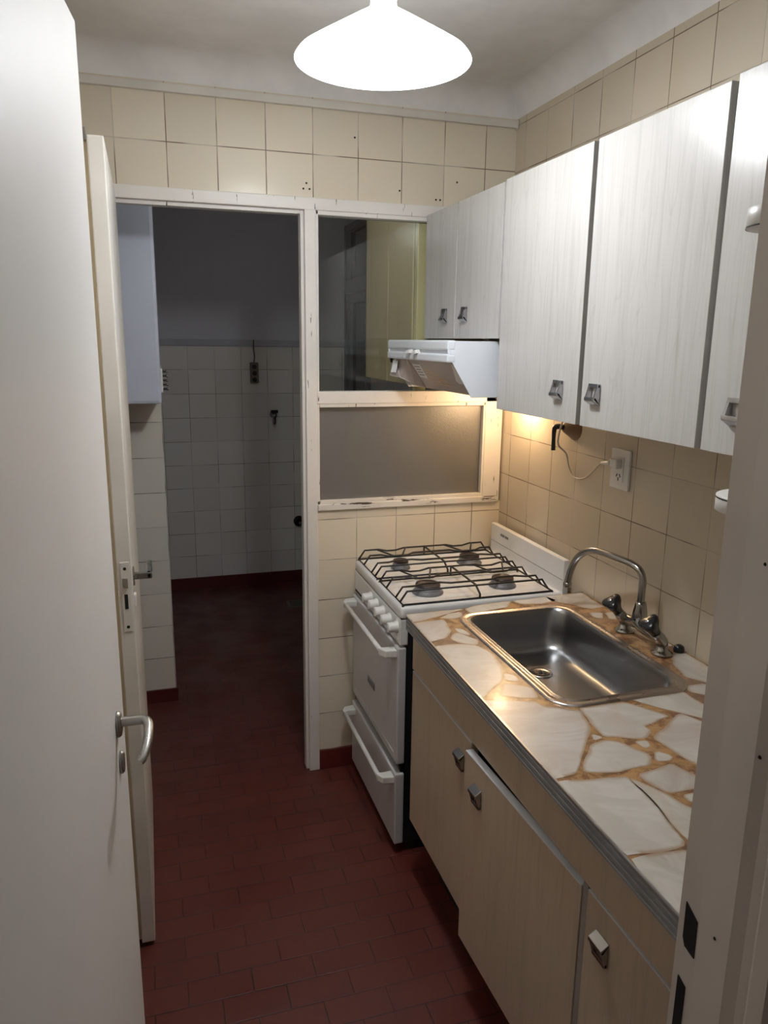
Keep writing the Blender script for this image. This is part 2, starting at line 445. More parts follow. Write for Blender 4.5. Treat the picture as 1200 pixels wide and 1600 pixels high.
# ---- window_1: the painted timber screen: header, door post, two lights
w1 = thing('window_1', None, None, (-.727, .02, 0), kind='structure')
bm = BM()
box(bm, -1.40, -.015, -.006, .055, 2.012, 2.05, bev=.003)
box(bm, -.744, -.706, -.007, .055, 0, 2.013, bev=.003)          # door post
box(bm, -.754, -.742, .012, .05, 0, 2.012, bev=.002)            # stop bead
box(bm, -1.40, -.754, .012, .05, 2.000, 2.013, bev=.002)
box(bm, -1.40, -1.365, -.006, .055, 0, 2.013, bev=.003)
box(bm, -.706, -.016, -.005, .05, 1.388, 1.430, bev=.003)
box(bm, -.075, -.006, -.005, .05, 1.016, 2.013, bev=.003)
box(bm, -.706, -.697, -.002, .05, 1.046, 2.012, bev=.002)
box(bm, -.706, -.016, -.002, .05, 1.999, 2.012, bev=.002)
box(bm, -.697, -.074, -.002, .02, 1.376, 1.390, bev=.002)
box(bm, -.082, -.074, -.002, .02, 1.046, 1.388, bev=.002)
obj('frame', bm, 'frame_paint', w1)
bm = BM()
box(bm, -.706, -.016, -.010, .05, 1.014, 1.036, bev=.003); box(bm, -.697, -.074, -.003, .02, 1.034, 1.048, bev=.002)
obj('sill_rail', bm, 'sill_paint', w1, label='bottom rail with flaking paint')
obj('clear_pane', B(-.699, -.073, .022, .026, 1.428, 2.001), 'glass', w1)
obj('frosted_pane', B(-.699, -.073, .021, .025, 1.046, 1.378), 'frosted', w1, label='frosted grey pane')

# ---- door_3: glazed balcony door with transom in the laundry's right wall
d3 = thing('door_3', None, None, (.03, 2.03, 0), kind='structure')
bm = BM()
for y0, y1 in ((1.76, 1.80), (2.26, 2.30)): box(bm, -.025, .08, y0, y1, 0, 2.30, bev=.004)
box(bm, -.025, .08, 1.76, 2.30, 1.89, 1.975, bev=.004); box(bm, -.025, .08, 1.76, 2.30, 2.26, 2.30, bev=.004)
obj('door_frame', bm, 'dark_frame', d3)
bm = BM()
for y0, y1 in ((1.80, 1.86), (2.20, 2.26)): box(bm, -.012, .04, y0, y1, .01, 1.885, bev=.004)
box(bm, -.012, .04, 1.86, 2.20, .01, .12, bev=.004); box(bm, -.012, .04, 1.86, 2.20, 1.83, 1.885, bev=.004)
obj('door_leaf', bm, 'dark_frame', d3)
obj('pane', B(.008, .014, 1.86, 2.20, .12, 1.83), 'night', d3)
obj('transom_pane', B(.008, .014, 1.80, 2.26, 1.975, 2.26), 'night', d3)

# ------------------------------------------------------------------ doors folded back on the left
d1 = thing('door_1', None, None, (-1.337, -2.03, 0), kind='structure')
obj('door_leaf', B(-1.355, -1.319, -2.045, -1.388, .008, 1.996, bev=.002), 'door_paint', d1)
bm = BM(); lathe(bm, [(.013, 0), (.0135, .003), (.012, .006), (.007, .008)], (0, 0, 0), (1, 0, 0), 24)
bmesh.ops.scale(bm, vec=(1, 1, 1.55), verts=bm.verts[:]); bmesh.ops.translate(bm, vec=(-1.319, -1.452, 1.043), verts=bm.verts[:])
rose = obj('handle_rose', bm, 'nickel', d1)
bm = BM(); tube(bm, [(-1.315, -1.452, 1.046), (-1.296, -1.452, 1.047), (-1.281, -1.454, 1.048), (-1.2735, -1.463, 1.047), (-1.271, -1.482, 1.042), (-1.2715, -1.505, 1.034), (-1.275, -1.524, 1.026), (-1.279, -1.531, 1.023)], [.0075, .0075, .0072, .0065, .0055], 12, 6)
obj('lever', bm, 'nickel', rose)
bm = BM(); lathe(bm, [(.010, 0), (.0105, .003), (.009, .006), (.004, .006)], (0, 0, 0), (1, 0, 0), 24)
bmesh.ops.scale(bm, vec=(1, 1, 1.8), verts=bm.verts[:]); bmesh.ops.translate(bm, vec=(-1.319, -1.447, .978), verts=bm.verts[:])
obj('keyhole_rose', bm, 'nickel', d1)

d1.location = (-1.337-.069, -2.03, 0); d1.rotation_euler.z = -.107      # leaf stands a little short of square to its wall
d2 = thing('door_2', None, None, (-1.335, -.03, 0), kind='structure')
bm = BM(); box(bm, -1.351, -1.3165, -.72, -.04, .014, 2.017, 0, bev=.003); box(bm, -1.362, -1.351, -.705, -.04, .014, 2.012, 1, bev=.002)
obj('door_leaf', bm, ['door_edge', 'cream_edge'], d2)
bm = BM(); box(bm, -1.342, -1.3215, -.722, -.70, .905, 1.08, bev=.0008)
pl = obj('lock_plate', bm, 'door_edge', d2)
bm = BM()
lathe(bm, [(.004, 0), (.0025, .001)], (-1.332, -.722, 1.064), (0, -1, 0), 12); lathe(bm, [(.004, 0), (.0025, .001)], (-1.332, -.722, .917), (0, -1, 0), 12)
box(bm, -1.3365, -1.3285, -.7228, -.71, .963, 1.0, bev=.0004)
obj('keyhole', bm, 'black', pl)
bm = BM(); prism(bm, [(-1.3385, -.722), (-1.3265, -.722), (-1.3265, -.732), (-1.332, -.728)], 'z', 1.018, 1.040); obj('latch_bolt', bm, 'dull_chrome', pl)
bm = BM(); box(bm, -1.3165, -1.312, -.675, -.655, 1.005, 1.05, bev=.002)
hr = obj('handle_rose', bm, 'nickel', d2)
bm = BM(); box(bm, -1.313, -1.272, -.674, -.658, 1.020, 1.036, bev=.0025); box(bm, -1.284, -1.270, -.674, -.56, 1.021, 1.036, bev=.003)
obj('lever', bm, 'nickel', hr)
bm = BM(); box(bm, -1.3165, -1.310, -.684, -.662, .955, .985, bev=.002); obj('key_guard', bm, 'white_plastic', d2)
bm = BM(); box(bm, -1.362, -1.352, -.722, -.705, 2.005, 2.03, bev=.001); obj('top_catch', bm, 'nickel', d2)

# ------------------------------------------------------------------ pendant lamp
LX, LY = -.787, -1.0
lamp = thing('pendant_lamp', 'lit white cone pendant lamp hanging from the kitchen ceiling', 'lamp', (LX, LY, ZC))
bm = BM()
prof = [(.026, 2.222), (.032, 2.216), (.06, 2.200), (.10, 2.176), (.14, 2.152), (.164, 2.137), (.169, 2.131), (.171, 2.128)]
pin = [(.169, 2.128), (.162, 2.134), (.138, 2.148), (.10, 2.171), (.06, 2.195), (.028, 2.208), (0, 2.21)]
lathe(bm, prof+pin, (LX, LY, 0), seg=64, cap=False)
obj('lamp_shade', bm, 'opal', lamp)
bm = BM(); lathe(bm, [(.0, 2.222), (.025, 2.222), (.0255, 2.30), (.024, 2.36), (.045, 2.385), (.05, ZC), (0, ZC)], (LX, LY, 0), seg=32, cap=False)
obj('stem', bm, 'opal_stem', lamp)
bm = BM(); lathe(bm, [(0, 2.125), (.02, 2.129), (.03, 2.145), (.026, 2.165), (.014, 2.185), (.013, 2.21)], (LX, LY, 0), seg=24, cap=False)
obj('bulb', bm, 'bulb', lamp)

# ------------------------------------------------------------------ cabinets
def handle_bm(x, y, z, flip=False, w=.038, h=.046, d=.0155):
    """chrome wedge pull: a slanted open frame that stands out from the door at one end"""
    bm = BM(); s = -1 if flip else 1
    t = .0065
    for yy in (y-w/2, y+w/2-t):
        prism(bm, [(x, z+s*h/2), (x-.005, z+s*h/2), (x-d, z-s*h/2+s*.010), (x-d+.004, z-s*h/2), (x, z-s*h/2-s*.004)] if False else
              [(x-.001, z+s*h/2), (x-.0065, z+s*h/2-s*.002), (x-d, z-s*h*.22), (x-d+.006, z-s*h*.34), (x-.001, z-s*h/2)], 'y', yy, yy+t, bev=.0008)
    # top bar on the door and bottom shelf
    box(bm, x-.0075, x-.001, y-w/2, y+w/2, z+s*h/2-s*.009, z+s*h/2, bev=.0015)
    prism(bm, [(x-d-.001, z-s*h*.13), (x-d-.001, z-s*h*.30), (x-.001, z-s*h/2-s*.001), (x-.001, z-s*h*.40), (x-d+.005, z-s*h*.13)], 'y', y-w/2, y+w/2, bev=.0012)
    return bm
def wall_cab(label, y0, y1, z0, z1, splits, hands, group, gap=.014):
    t = thing('wall_cabinet', label, 'cabinet', (-.15, (y0+y1)/2, z0), group)
    xb = -.305
    obj('carcass', B(xb, -.002, y0+.002, y1-.002, z0+.004, z1-.004, bev=.001), 'carcass_grey', t)
    for (a, b), hy in zip(splits, hands):
        d = obj('door', B(-.3255, -.3055, a, b, z0, z1, bev=.0012), 'lam_upper', t)
        hz = z0+(.0735 if z0 < 1.5 else .071)
        obj('handle', handle_bm(-.3255, hy, hz), 'chrome', d)
    return t
G = 'pale wall cabinets over the worktop'
wall_cab('short pale wood-grain wall cabinet with two doors above the cooker hood', -.602, -.004, 1.612, 2.016, [(-.283, -.012), (-.600, -.2895)], [-.205, -.367], G)
wall_cab('large pale wood-grain wall cabinet with two doors above the sink', -1.430, -.612, 1.42, 2.02, [(-1.026, -.612), (-1.4265, -1.0445)], [-.945, -1.10], G)
wall_cab('pale wood-grain wall cabinet cut off by the door jamb at the right', -1.86, -1.432, 1.42, 2.025, [(-1.86, -1.4425)], [-1.522], G)

bc = thing('base_cabinet', 'wood-grain sink cabinet with three doors under the stone worktop', 'cabinet', (-.3, -1.3, 0))
XD = -.577
bm = BM()
box(bm, -.555, -.004, -.686, -.668, .20, .813); box(bm, -.555, -.004, -1.99, -1.972, .20, .813)
box(bm, -.555, -.004, -1.972, -.686, .20, .218); box(bm, -.012, -.004, -1.972, -.686, .218, .813)
obj('carcass', bm, 'carcass_grey', bc)
obj('plinth', B(-.485, -.10, -1.99, -.69, .0, .20), 'black_enamel', bc)
obj('apron', B(XD, -.556, -1.99, -.665, .690, .813, bev=.001), 'lam_base', bc)
bm = BM(); box(bm, XD, -.553, -.690, -.664, .205, .685, bev=.001); 
def bdoor(y0, y1, z0, z1, hy, hz, tilt=0.0, strip=False):
    bm = BM(); box(bm, XD, -.559, y0, y1, z0, z1, bev=.001)
    if tilt:
        bmesh.ops.rotate(bm, verts=bm.verts[:], cent=(XD, y0, z0), matrix=Matrix.Rotation(tilt, 3, 'Z'))
    d = obj('door', bm, 'lam_base', bc)
    hb = handle_bm(XD, hy, hz, flip=True)
    if tilt: bmesh.ops.rotate(hb, verts=hb.verts[:], cent=(XD, y0, z0), matrix=Matrix.Rotation(tilt, 3, 'Z'))
    obj('handle', hb, 'dull_chrome', d)
    eb = BM(); box(eb, XD-.0004, -.559, y0+.002, y1-.002, z1-.0005, z1+.0014)
    if tilt: bmesh.ops.rotate(eb, verts=eb.verts[:], cent=(XD, y0, z0), matrix=Matrix.Rotation(tilt, 3, 'Z'))
    obj('edge_strip', eb, 'strip', d)
bdoor(-1.083, -.668, .207, .684, -1.028, .612)
bdoor(-1.560, -1.088, .168, .674, -1.158, .597, tilt=.037)
bdoor(-1.985, -1.580, .165, .684, -1.632, .609)
bm.free()
obj('stile', B(XD+.001, -.555, -1.5785, -1.5635, .168, .688, bev=.001), 'groove_dark', bc)

# ------------------------------------------------------------------ worktop, sink, tap
SX0, SX1, SY0, SY1 = -.472, -.118, -1.278, -.698     # outside of the sink rim
ct = thing('worktop', 'cream onyx slab worktop with amber veins and a grey ribbed edge', 'worktop', (-.3, -1.3, .852))
ZT = .852
outer = [(-.598, -.672), (-.006, -.614), (-.006, -1.99), (-.6135, -1.99)]
bm = BM()
icx, icy, ihx, ihy = (SX0+SX1)/2, (SY0+SY1)/2, (SX1-SX0)/2-.012, (SY1-SY0)/2-.012
angs = sorted(set([round(2*PI*k/72, 5) for k in range(72)]+[round(math.atan2(y-icy, x-icx) % (2*PI), 5) for x, y in outer]))
def ray_poly(poly, a):
    dx, dy = math.cos(a), math.sin(a); best = None
    n = len(poly)
    for i in range(n):
        x1, y1 = poly[i][0]-icx, poly[i][1]-icy; x2, y2 = poly[(i+1) % n][0]-icx, poly[(i+1) % n][1]-icy
        ex, ey = x2-x1, y2-y1; den = dx*ey-dy*ex
        if abs(den) < 1e-9: continue
        t = (x1*ey-y1*ex)/den; u = (x1*dy-y1*dx)/den
        if t > 0 and -1e-4 <= u <= 1.0001 and (best is None or t < best): best = t
    return (icx+dx*best, icy+dy*best)
irect = rrect(icx, icy, ihx, ihy, .05, 10)
O = [ray_poly(outer, a) for a in angs]; I = [ray_poly(irect, a) for a in angs]
lay = bm.verts.layers.float.new('inner')
Ot = [bm.verts.new((x, y, ZT)) for x, y in O]; It = [bm.verts.new((x, y, ZT)) for x, y in I]
Ob = [bm.verts.new((x, y, .814)) for x, y in O]; Ib = [bm.verts.new((x, y, .814)) for x, y in I]
n = len(angs)
for i in range(n):
    j = (i+1) % n
    bm.faces.new((Ot[i], Ot[j], It[j], It[i])); bm.faces.new((It[i], It[j], Ib[j], Ib[i]))
    bm.faces.new((Ot[j], Ot[i], Ob[i], Ob[j])); bm.faces.new((Ob[j], Ob[i], Ib[i], Ib[j]))
slabs = [[(-0.577,-0.66),(-0.435,-0.655),(-0.425,-0.662),(-0.488,-0.684),(-0.562,-0.711),(-0.575,-0.717)],[(-0.572,-0.725),(-0.51,-0.72),(-0.522,-0.803),(-0.552,-0.845),(-0.576,-0.858)],[(-0.526,-0.831),(-0.509,-0.82),(-0.488,-0.863),(-0.479,-0.881),(-0.492,-0.91),(-0.53,-0.886),(-0.542,-0.856)],[(-0.505,-0.79),(-0.487,-0.8),(-0.481,-0.835),(-0.487,-0.846),(-0.506,-0.821)],[(-0.479,-0.683),(-0.439,-0.678),(-0.451,-0.714),(-0.483,-0.724),(-0.514,-0.706)],[(-0.419,-0.66),(-0.375,-0.64),(-0.258,-0.632),(-0.294,-0.678),(-0.36,-0.69),(-0.415,-0.697)],[(-0.247,-0.630),(-0.142,-0.624),(-0.124,-0.661),(-0.181,-0.677),(-0.237,-0.666),(-0.252,-0.643)],[(-0.135,-0.622),(-0.013,-0.62),(-0.018,-0.748),(-0.063,-0.755),(-0.096,-0.711),(-0.138,-0.669)],[(-0.087,-0.779),(-0.05,-0.791),(-0.075,-0.831),(-0.095,-0.816)],[(-0.044,-0.795),(-0.01,-0.793),(-0.034,-0.851),(-0.059,-0.839)],[(-0.05,-0.87),(-0.012,-0.865),(-0.012,-1.05),(-0.04,-1.04),(-0.055,-0.95)],[(-0.049,-1.094),(-0.012,-1.091),(-0.012,-1.162),(-0.016,-1.284),(-0.049,-1.321),(-0.078,-1.249),(-0.103,-1.212),(-0.087,-1.152)],[(-0.133,-1.254),(-0.086,-1.255),(-0.057,-1.33),(-0.084,-1.36),(-0.126,-1.299),(-0.146,-1.28)],[(-0.579,-0.893),(-0.54,-0.893),(-0.496,-0.912),(-0.48,-0.974),(-0.494,-1.055),(-0.53,-1.123),(-0.576,-1.184)],[(-0.501,-1.081),(-0.482,-1.099),(-0.486,-1.13),(-0.516,-1.116)],[(-0.523,-1.13),(-0.477,-1.166),(-0.486,-1.214),(-0.519,-1.204),(-0.559,-1.182)],[(-0.577,-1.193),(-0.5,-1.228),(-0.493,-1.254),(-0.428,-1.29),(-0.45,-1.36),(-0.481,-1.396),(-0.514,-1.437),(-0.562,-1.493),(-0.578,-1.498)],[(-0.423,-1.281),(-0.316,-1.285),(-0.264,-1.362),(-0.341,-1.381),(-0.337,-1.401),(-0.366,-1.424),(-0.439,-1.397),(-0.436,-1.345)],[(-0.294,-1.278),(-0.159,-1.275),(-0.159,-1.339),(-0.131,-1.412),(-0.165,-1.45),(-0.202,-1.387),(-0.258,-1.328)],[(-0.269,-1.378),(-0.234,-1.358),(-0.214,-1.398),(-0.185,-1.472),(-0.266,-1.556),(-0.317,-1.564),(-0.336,-1.524),(-0.342,-1.486),(-0.35,-1.429)],[(-0.482,-1.417),(-0.447,-1.41),(-0.423,-1.425),(-0.396,-1.479),(-0.418,-1.508),(-0.486,-1.511),(-0.545,-1.495),(-0.518,-1.456)],[(-0.395,-1.429),(-0.368,-1.432),(-0.374,-1.452),(-0.39,-1.456)],[(-0.458,-1.38),(-0.443,-1.399),(-0.469,-1.405)],[(-0.377,-1.468),(-0.356,-1.494),(-0.373,-1.506),(-0.4,-1.5)],[(-0.457,-1.529),(-0.376,-1.516),(-0.361,-1.559),(-0.341,-1.586),(-0.364,-1.608),(-0.391,-1.592),(-0.44,-1.593),(-0.455,-1.558)],[(-0.575,-1.51),(-0.48,-1.529),(-0.48,-1.574),(-0.484,-1.616),(-0.497,-1.672),(-0.503,-1.713),(-0.532,-1.717),(-0.582,-1.708)],[(-0.478,-1.534),(-0.464,-1.558),(-0.445,-1.599),(-0.439,-1.632),(-0.413,-1.665),(-0.472,-1.729),(-0.493,-1.707),(-0.492,-1.661),(-0.482,-1.607)],[(-0.422,-1.605),(-0.396,-1.604),(-0.366,-1.621),(-0.392,-1.646),(-0.422,-1.625)],[(-0.574,-1.722),(-0.55,-1.722),(-0.508,-1.728),(-0.474,-1.77),(-0.50,-1.87),(-0.55,-1.97),(-0.606,-1.97)],
 [(-.12,-1.43),(-.08,-1.38),(-.012,-1.33),(-.012,-1.52),(-.09,-1.56),(-.15,-1.50)],[(-.16,-1.52),(-.09,-1.58),(-.06,-1.70),(-.17,-1.78),(-.26,-1.70),(-.30,-1.60),(-.25,-1.57)],[(-.075,-1.57),(-.012,-1.54),(-.012,-1.80),(-.05,-1.72)],[(-.32,-1.60),(-.27,-1.71),(-.18,-1.80),(-.24,-1.97),(-.46,-1.97),(-.455,-1.78),(-.40,-1.68),(-.35,-1.65)],[(-.16,-1.80),(-.06,-1.74),(-.012,-1.83),(-.012,-1.97),(-.22,-1.97)]]
def chaikin(p):
    o = []; n = len(p)
    for i in range(n):
        a, b = Vector(p[i]), Vector(p[(i+1) % n]); k = .10 if (b-a).length > .05 else .2
        o += [a.lerp(b, k), a.lerp(b, 1-k)]
    return o
for si, pl in enumerate(slabs):
    p = [((-.6095 if x < -.562 else x), y) for x, y in pl]
    cx = sum(a for a, b in p)/len(p); cy = sum(b for a, b in p)/len(p)
    p = [(x+(x-cx)/max(.03, math.hypot(x-cx, y-cy))*.0028, y+(y-cy)/max(.03, math.hypot(x-cx, y-cy))*.0028) for x, y in p]
    q = []
    m = len(p)
    for i in range(m):                                       # broken-stone edges
        a, b = Vector(p[i]), Vector(p[(i+1) % m]); L = (b-a).length
        q.append(a)
        if L > .035 and not (a.x < -.6 and b.x < -.6):
            nn = Vector((b.y-a.y, a.x-b.x)).normalized(); K = int(L/.022)
            for k in range(1, K): q.append(a.lerp(b, k/K)+nn*random.uniform(-.0028, .0028))
    q = [Vector((max(v.x, -.6095), v.y)) for v in chaikin(q)]
    q = [Vector((max(v.x, -.5975-.0118*(-.672-v.y)), v.y)) for v in q]
    mi = 1+random.randrange(4)
    cc = sum(q, Vector((0, 0)))/len(q)
    Ro = [bm.verts.new((v.x, v.y, ZT+.0004)) for v in q]
    def inn(v):
        d = (cc-v); L = d.length; w_ = v+d*min(.45, .014/max(L, .001))
        if v.x < -.585: w_.x = v.x                       # slabs run through to the front edge
        return w_
    Ri = [bm.verts.new((*inn(v), ZT+.0004)) for v in q]
    for v in Ri: v[lay] = 1.0
    for v, p_ in zip(Ro, q):
        if p_.x < -.585: v[lay] = .8
    for k in range(len(q)):
        f = bm.faces.new((Ro[k], Ro[(k+1) % len(q)], Ri[(k+1) % len(q)], Ri[k])); f.material_index = mi
    f = bm.faces.new(Ri); f.material_index = mi
bmesh.ops.triangulate(bm, faces=[f for f in bm.faces if f.material_index > 0])
obj('stone_top', bm, ['resin']+SL, ct)
bm = BM()
def erow(z0, z1, dx):
    prism(bm, [(-.598-dx, -.672), (-.6135-dx, -1.99), (-.6115, -1.99), (-.596, -.672)], 'z', z0, z1)
for k in range(6): erow(.8145+k*.0063, .8145+k*.0063+.0050, .0022 if k % 2 else .003)
erow(.8135, .8525, .0012)
obj('edge_trim', bm, 'edge_grey' if 'edge_grey' in M else plain('ribbed_grey_edge', (.23, .225, .225), .5, var=.12, scale=14), ct)
bm = BM(); prism(bm, [(-.6012, -.672), (-.6167, -1.99), (-.6125, -1.99), (-.597, -.672)], 'z', .8518, .8535); obj('bright_bead', bm, 'alu', ct)
bm = BM(); prism(bm, [(-.601, -.6745), (-.601, -.670), (-.004, -.6115), (-.004, -.616)], 'z', .8140, .8522); obj('end_trim', bm, plain('dark_end_edge', (.10, .098, .098), .4), ct)

sk = thing('kitchen_sink', 'rectangular stainless steel sink set into the stone worktop', 'sink', (icx, icy, .853))
bm = BM()
H = lambda d, z, r: (rrect(icx, icy, (SX1-SX0)/2-d, (SY1-SY0)/2-d, r, 8), z)
Hb = lambda d, z, r, dx=0, dy=0: (rrect(icx+dx, icy+dy, (SX1-SX0)/2-d, (SY1-SY0)/2-d, r, 8), z)
rloft(bm, [H(0, .8526, .062), H(.001, .8552, .061), H(.005, .8566, .058), H(.011, .8562, .054), H(.014, .8548, .051), H(.021, .8545, .047), H(.023, .8560, .046), H(.0265, .8562, .044)], capend=False)
obj('rim', bm, 'steel_rim', sk)
bm = BM()
rloft(bm, [H(.0265, .8562, .044), H(.0285, .853, .046), H(.031, .845, .050), H(.034, .79, .056), H(.038, .758, .058), H(.046, .743, .055), H(.060, .7365, .045), H(.085, .735, .035)])
# shallow fall to the waste is left flat; thickness below
obj('bowl', bm, 'steel', sk)
DX, DY = -.288, -.880
bm = BM(); lathe(bm, [(.031, .7352), (.032, .7375), (.028, .7385), (.023, .7372), (.018, .7365), (.0, .7360)], (DX, DY, 0), seg=32, cap=False)
dr = obj('drain', bm, 'chrome', sk)
bm = BM()
for k in range(5):
    a = 2*PI*k/5; lathe(bm, [(.0042, .7372), (.0, .7382)], (DX+.012*math.cos(a), DY+.012*math.sin(a), 0), seg=10, cap=False)
lathe(bm, [(.005, .7372), (.004, .7388), (0, .7388)], (DX, DY, 0), seg=12, cap=False)
obj('drain_holes', bm, 'black_enamel', dr)

tp = thing('kitchen_tap', 'chrome two-handle mixer tap with black knobs behind the sink', 'tap', (-.075, -1.0, .853))
YA, YB_ = -.928, -1.085; XT = -.072
bm = BM()
for yy in (YA, YB_):
    lathe(bm, [(.026, .8528), (.026, .856), (.020, .861), (.0145, .866), (.0135, .878)], (XT, yy, 0), seg=28)
    lathe(bm, [(.012, -.004), (.0155, .004), (.0155, .022), (.0135, .030), (.0125, .040)], (XT, yy, .880), (-.50, 0, .62), seg=20)
tube(bm, [(XT, YA+.004, .888), (XT, -.965, .892), (XT, -.985, .898), (XT, -1.005, .893), (XT, -1.05, .886), (XT, YB_, .884)], [.0135, .015, .0175, .0175, .0135, .0125], 16, 4)
lathe(bm, [(.0185, .885), (.0195, .905), (.0185, .925), (.0145, .945), (.0125, .952)], (-.067, -.980, 0), seg=24)
obj('body', bm, 'dull_chrome', tp)
bm = BM()
tube(bm, [(-.067, -.979, .948), (-.067, -.979, .985), (-.0672, -.978, 1.012), (-.070, -.966, 1.033), (-.077, -.938, 1.043), (-.088, -.893, 1.046), (-.097, -.855, 1.048), (-.106, -.815, 1.046), (-.114, -.781, 1.034), (-.121, -.752, 1.008), (-.1255, -.734, .972), (-.1275, -.725, .938), (-.128, -.723, .925)], .0098, 16, 5)
sp = obj('spout', bm, 'dull_chrome', tp)
bm = BM(); lathe(bm, [(.0115, 0), (.0125, .003), (.0125, .013), (.0105, .016)], (-.128, -.723, .914), (0, 0, 1), seg=20); obj('aerator', bm, 'dull_chrome', sp)
for yy in (YA, YB_):
    ax = Vector((-.50, 0, .62)).normalized(); c = Vector((XT, yy, .880))+ax*.038
    bm = BM()
    # three-lobed knob
    q = Vector((0, 0, 1)).rotation_difference(ax); R = []
    for h, r, lob in ((0, .013, 0), (.008, .0135, .02), (.016, .0165, .10), (.026, .0215, .18), (.036, .0235, .20), (.0415, .0225, .18), (.044, .017, .1), (.0445, .007, 0)):
        R.append([bm.verts.new(c+q @ Vector((r*(1+lob*math.cos(3*a))*math.cos(a), r*(1+lob*math.cos(3*a))*math.sin(a), h))) for a in [2*PI*k/36 for k in range(36)]])
    for A, Bq in zip(R, R[1:]):
        for j in range(36): f = bm.faces.new((A[j], A[(j+1) % 36], Bq[(j+1) % 36], Bq[j])); f.smooth = True
    bm.faces.new(R[0][::-1]); bm.faces.new(R[-1])
    k = obj('knob', bm, 'black_plastic', tp)
    bm = BM(); lathe(bm, [(.0075, 0), (.0075, .002), (.005, .0035), (0, .004)], c+ax*.0445, ax, 18, cap=False); obj('index_button', bm, 'chrome', k)
bm = BM(); lathe(bm, [(.013, 0), (.014, .006), (.012, .014), (.006, .018), (0, .018)], (-.022, -1.085, .8525), seg=18, cap=False)
tag(obj('rubber_plug', bm, 'black_plastic'), 'small black rubber plug lying behind the tap against the tiles', 'plug')

# ------------------------------------------------------------------ cooker
st = thing('gas_cooker', 'white four-burner gas cooker standing between tiled wall and sink cabinet', 'cooker', (-.3, -.29, 0))
CY0, CY1 = -.552, -.028
obj('body', B(-.553, -.045, CY0+.004, CY1-.004, .035, .80), 'black_enamel', st)
obj('plinth', B(-.53, -.06, CY0+.012, CY1-.012, 0, .035), 'black', st)
bm = BM()
pcx, pcy, phx, phy = -.3045, (CY0+CY1)/2, .272, (CY1-CY0)/2+.001
L = lambda d, z, r: (rrect(pcx, pcy, phx-d, phy-d, r, 6), z)
rloft(bm, [L(.002, .797, .012), L(0, .800, .014), L(0, .822, .014), L(.003, .830, .014), L(.010, .8335, .014), L(.018, .833, .014), L(.024, .829, .016), L(.034, .8275, .02)], capstart=True)
ckt = obj('cooktop', bm, 'white_enamel', st)
obj('cooktop_seam', B(-.575, -.05, CY0+.001, CY1-.001, .7955, .7985), 'black_enamel', st)
bm = BM(); box(bm, -.040, -.020, CY0-.002, CY1+.004, .80, .938, bev=.003)
bs = obj('backsplash', bm, 'white_enamel', st)
bm = BM()
xx = -.0405
for k, wdt in enumerate((.006, .008, .007, .004, .008, .007, .005)):
    y = -.105-k*.0095; box(bm, xx-.0006, xx+.001, y-wdt, y, .905, .914)
obj('maker_mark', bm, 'grey_ink', bs, label='small grey lettering')
obj('fold_line', B(-.0408, -.038, CY0, CY1, .8725, .8740), 'grey_ink', bs)
bm = BM(); box(bm, -.577, -.552, CY0, CY1, .712, .795, bev=.005)
cp = obj('control_panel', bm, 'white_enamel', st)
obj('vent_slot', B(-.5775, -.57, CY1-.10, CY1-.012, .719, .728), 'black', cp)
for k in range(5):
    y = -.243-.0695*k
    bm = BM(); lathe(bm, [(.019, 0), (.0195, .004), (.0165, .008), (.0155, .026), (.0145, .030), (0, .030)], (-.577, y, .762), (-1, 0, 0), 28, cap=False)
    box(bm, -.609, -.600, y-.0035, y+.0035, .748, .776, bev=.001)
    obj('knob', bm, 'white_plastic', st)
for k in range(5):
    y = -.243-.0695*k
    obj('dial_mark', B(-.5778, -.576, y-.012, y+.012, .724, .735), 'paper', cp)
bm = BM(); box(bm, -.583, -.556, CY0, CY1, .318, .704, bev=.005)
od = obj('oven_door', bm, 'shaded_enamel', st)
def bar(z, y0, y1, parent, x=-.583):
    bm = BM(); xo = x-.040
    tube(bm, [(xo, y0+.012, z), (xo, y1-.012, z)], .0075, 12)
    for yy, s in ((y0, 1), (y1, -1)):
        prism(bm, [(x+.002, yy-s*.018), (x+.002, yy+s*.022), (xo+.012, yy+s*.020), (xo-.0065, yy+s*.024), (xo-.0070, yy+s*.010), (xo+.006, yy-s*.012)], 'z', z-.012, z+.010, bev=.003)
    obj('handle', bm, 'white_plastic', parent)
bar(.684, -.524, -.060, od)
bm = BM(); box(bm, -.5855, -.58, -.315, -.235, .455, .480, 0, bev=.001); box(bm, -.5862, -.58, -.310, -.240, .4585, .4765, 1)
obj('badge', bm, ['chrome', 'grey_ink'], od)
bm = BM(); box(bm, -.586, -.556, CY0-.002, CY1, .038, .285, bev=.005)
dw = obj('drawer', bm, 'shaded_enamel', st)
bar(.262, -.526, -.062, dw, -.586)
bm = BM(); prism(bm, [(-.560, .287), (-.566, .287), (-.574, .316), (-.560, .316)], 'y', CY0+.006, CY1-.006); obj('drawer_gap', bm, 'black_enamel', st)
# pressed line on the oven door foot
bm = BM(); box(bm, -.5846, -.58, CY0+.03, CY1-.03, .345, .349, bev=.001); obj('door_crease', bm, 'shaded_enamel', od)
# burners
for (bx, by, r) in ((-.445, -.155, .027), (-.185, -.155, .036), (-.445, -.425, .040), (-.185, -.425, .036)):
    bm = BM(); lathe(bm, [(r*1.25, .8272), (r*1.25, .831), (r*1.08, .838), (r, .840), (r, .850), (0, .850)], (bx, by, 0), seg=32, cap=False)
    bb = obj('burner', bm, 'burner_base', st)
    bm = BM(); lathe(bm, [(r*.98, .850), (r*1.0, .853), (r*.96, .858), (r*.75, .860), (r*.7, .857), (0, .857)], (bx, by, 0), seg=32, cap=False)
    obj('burner_cap', bm, 'burner_cap', bb)
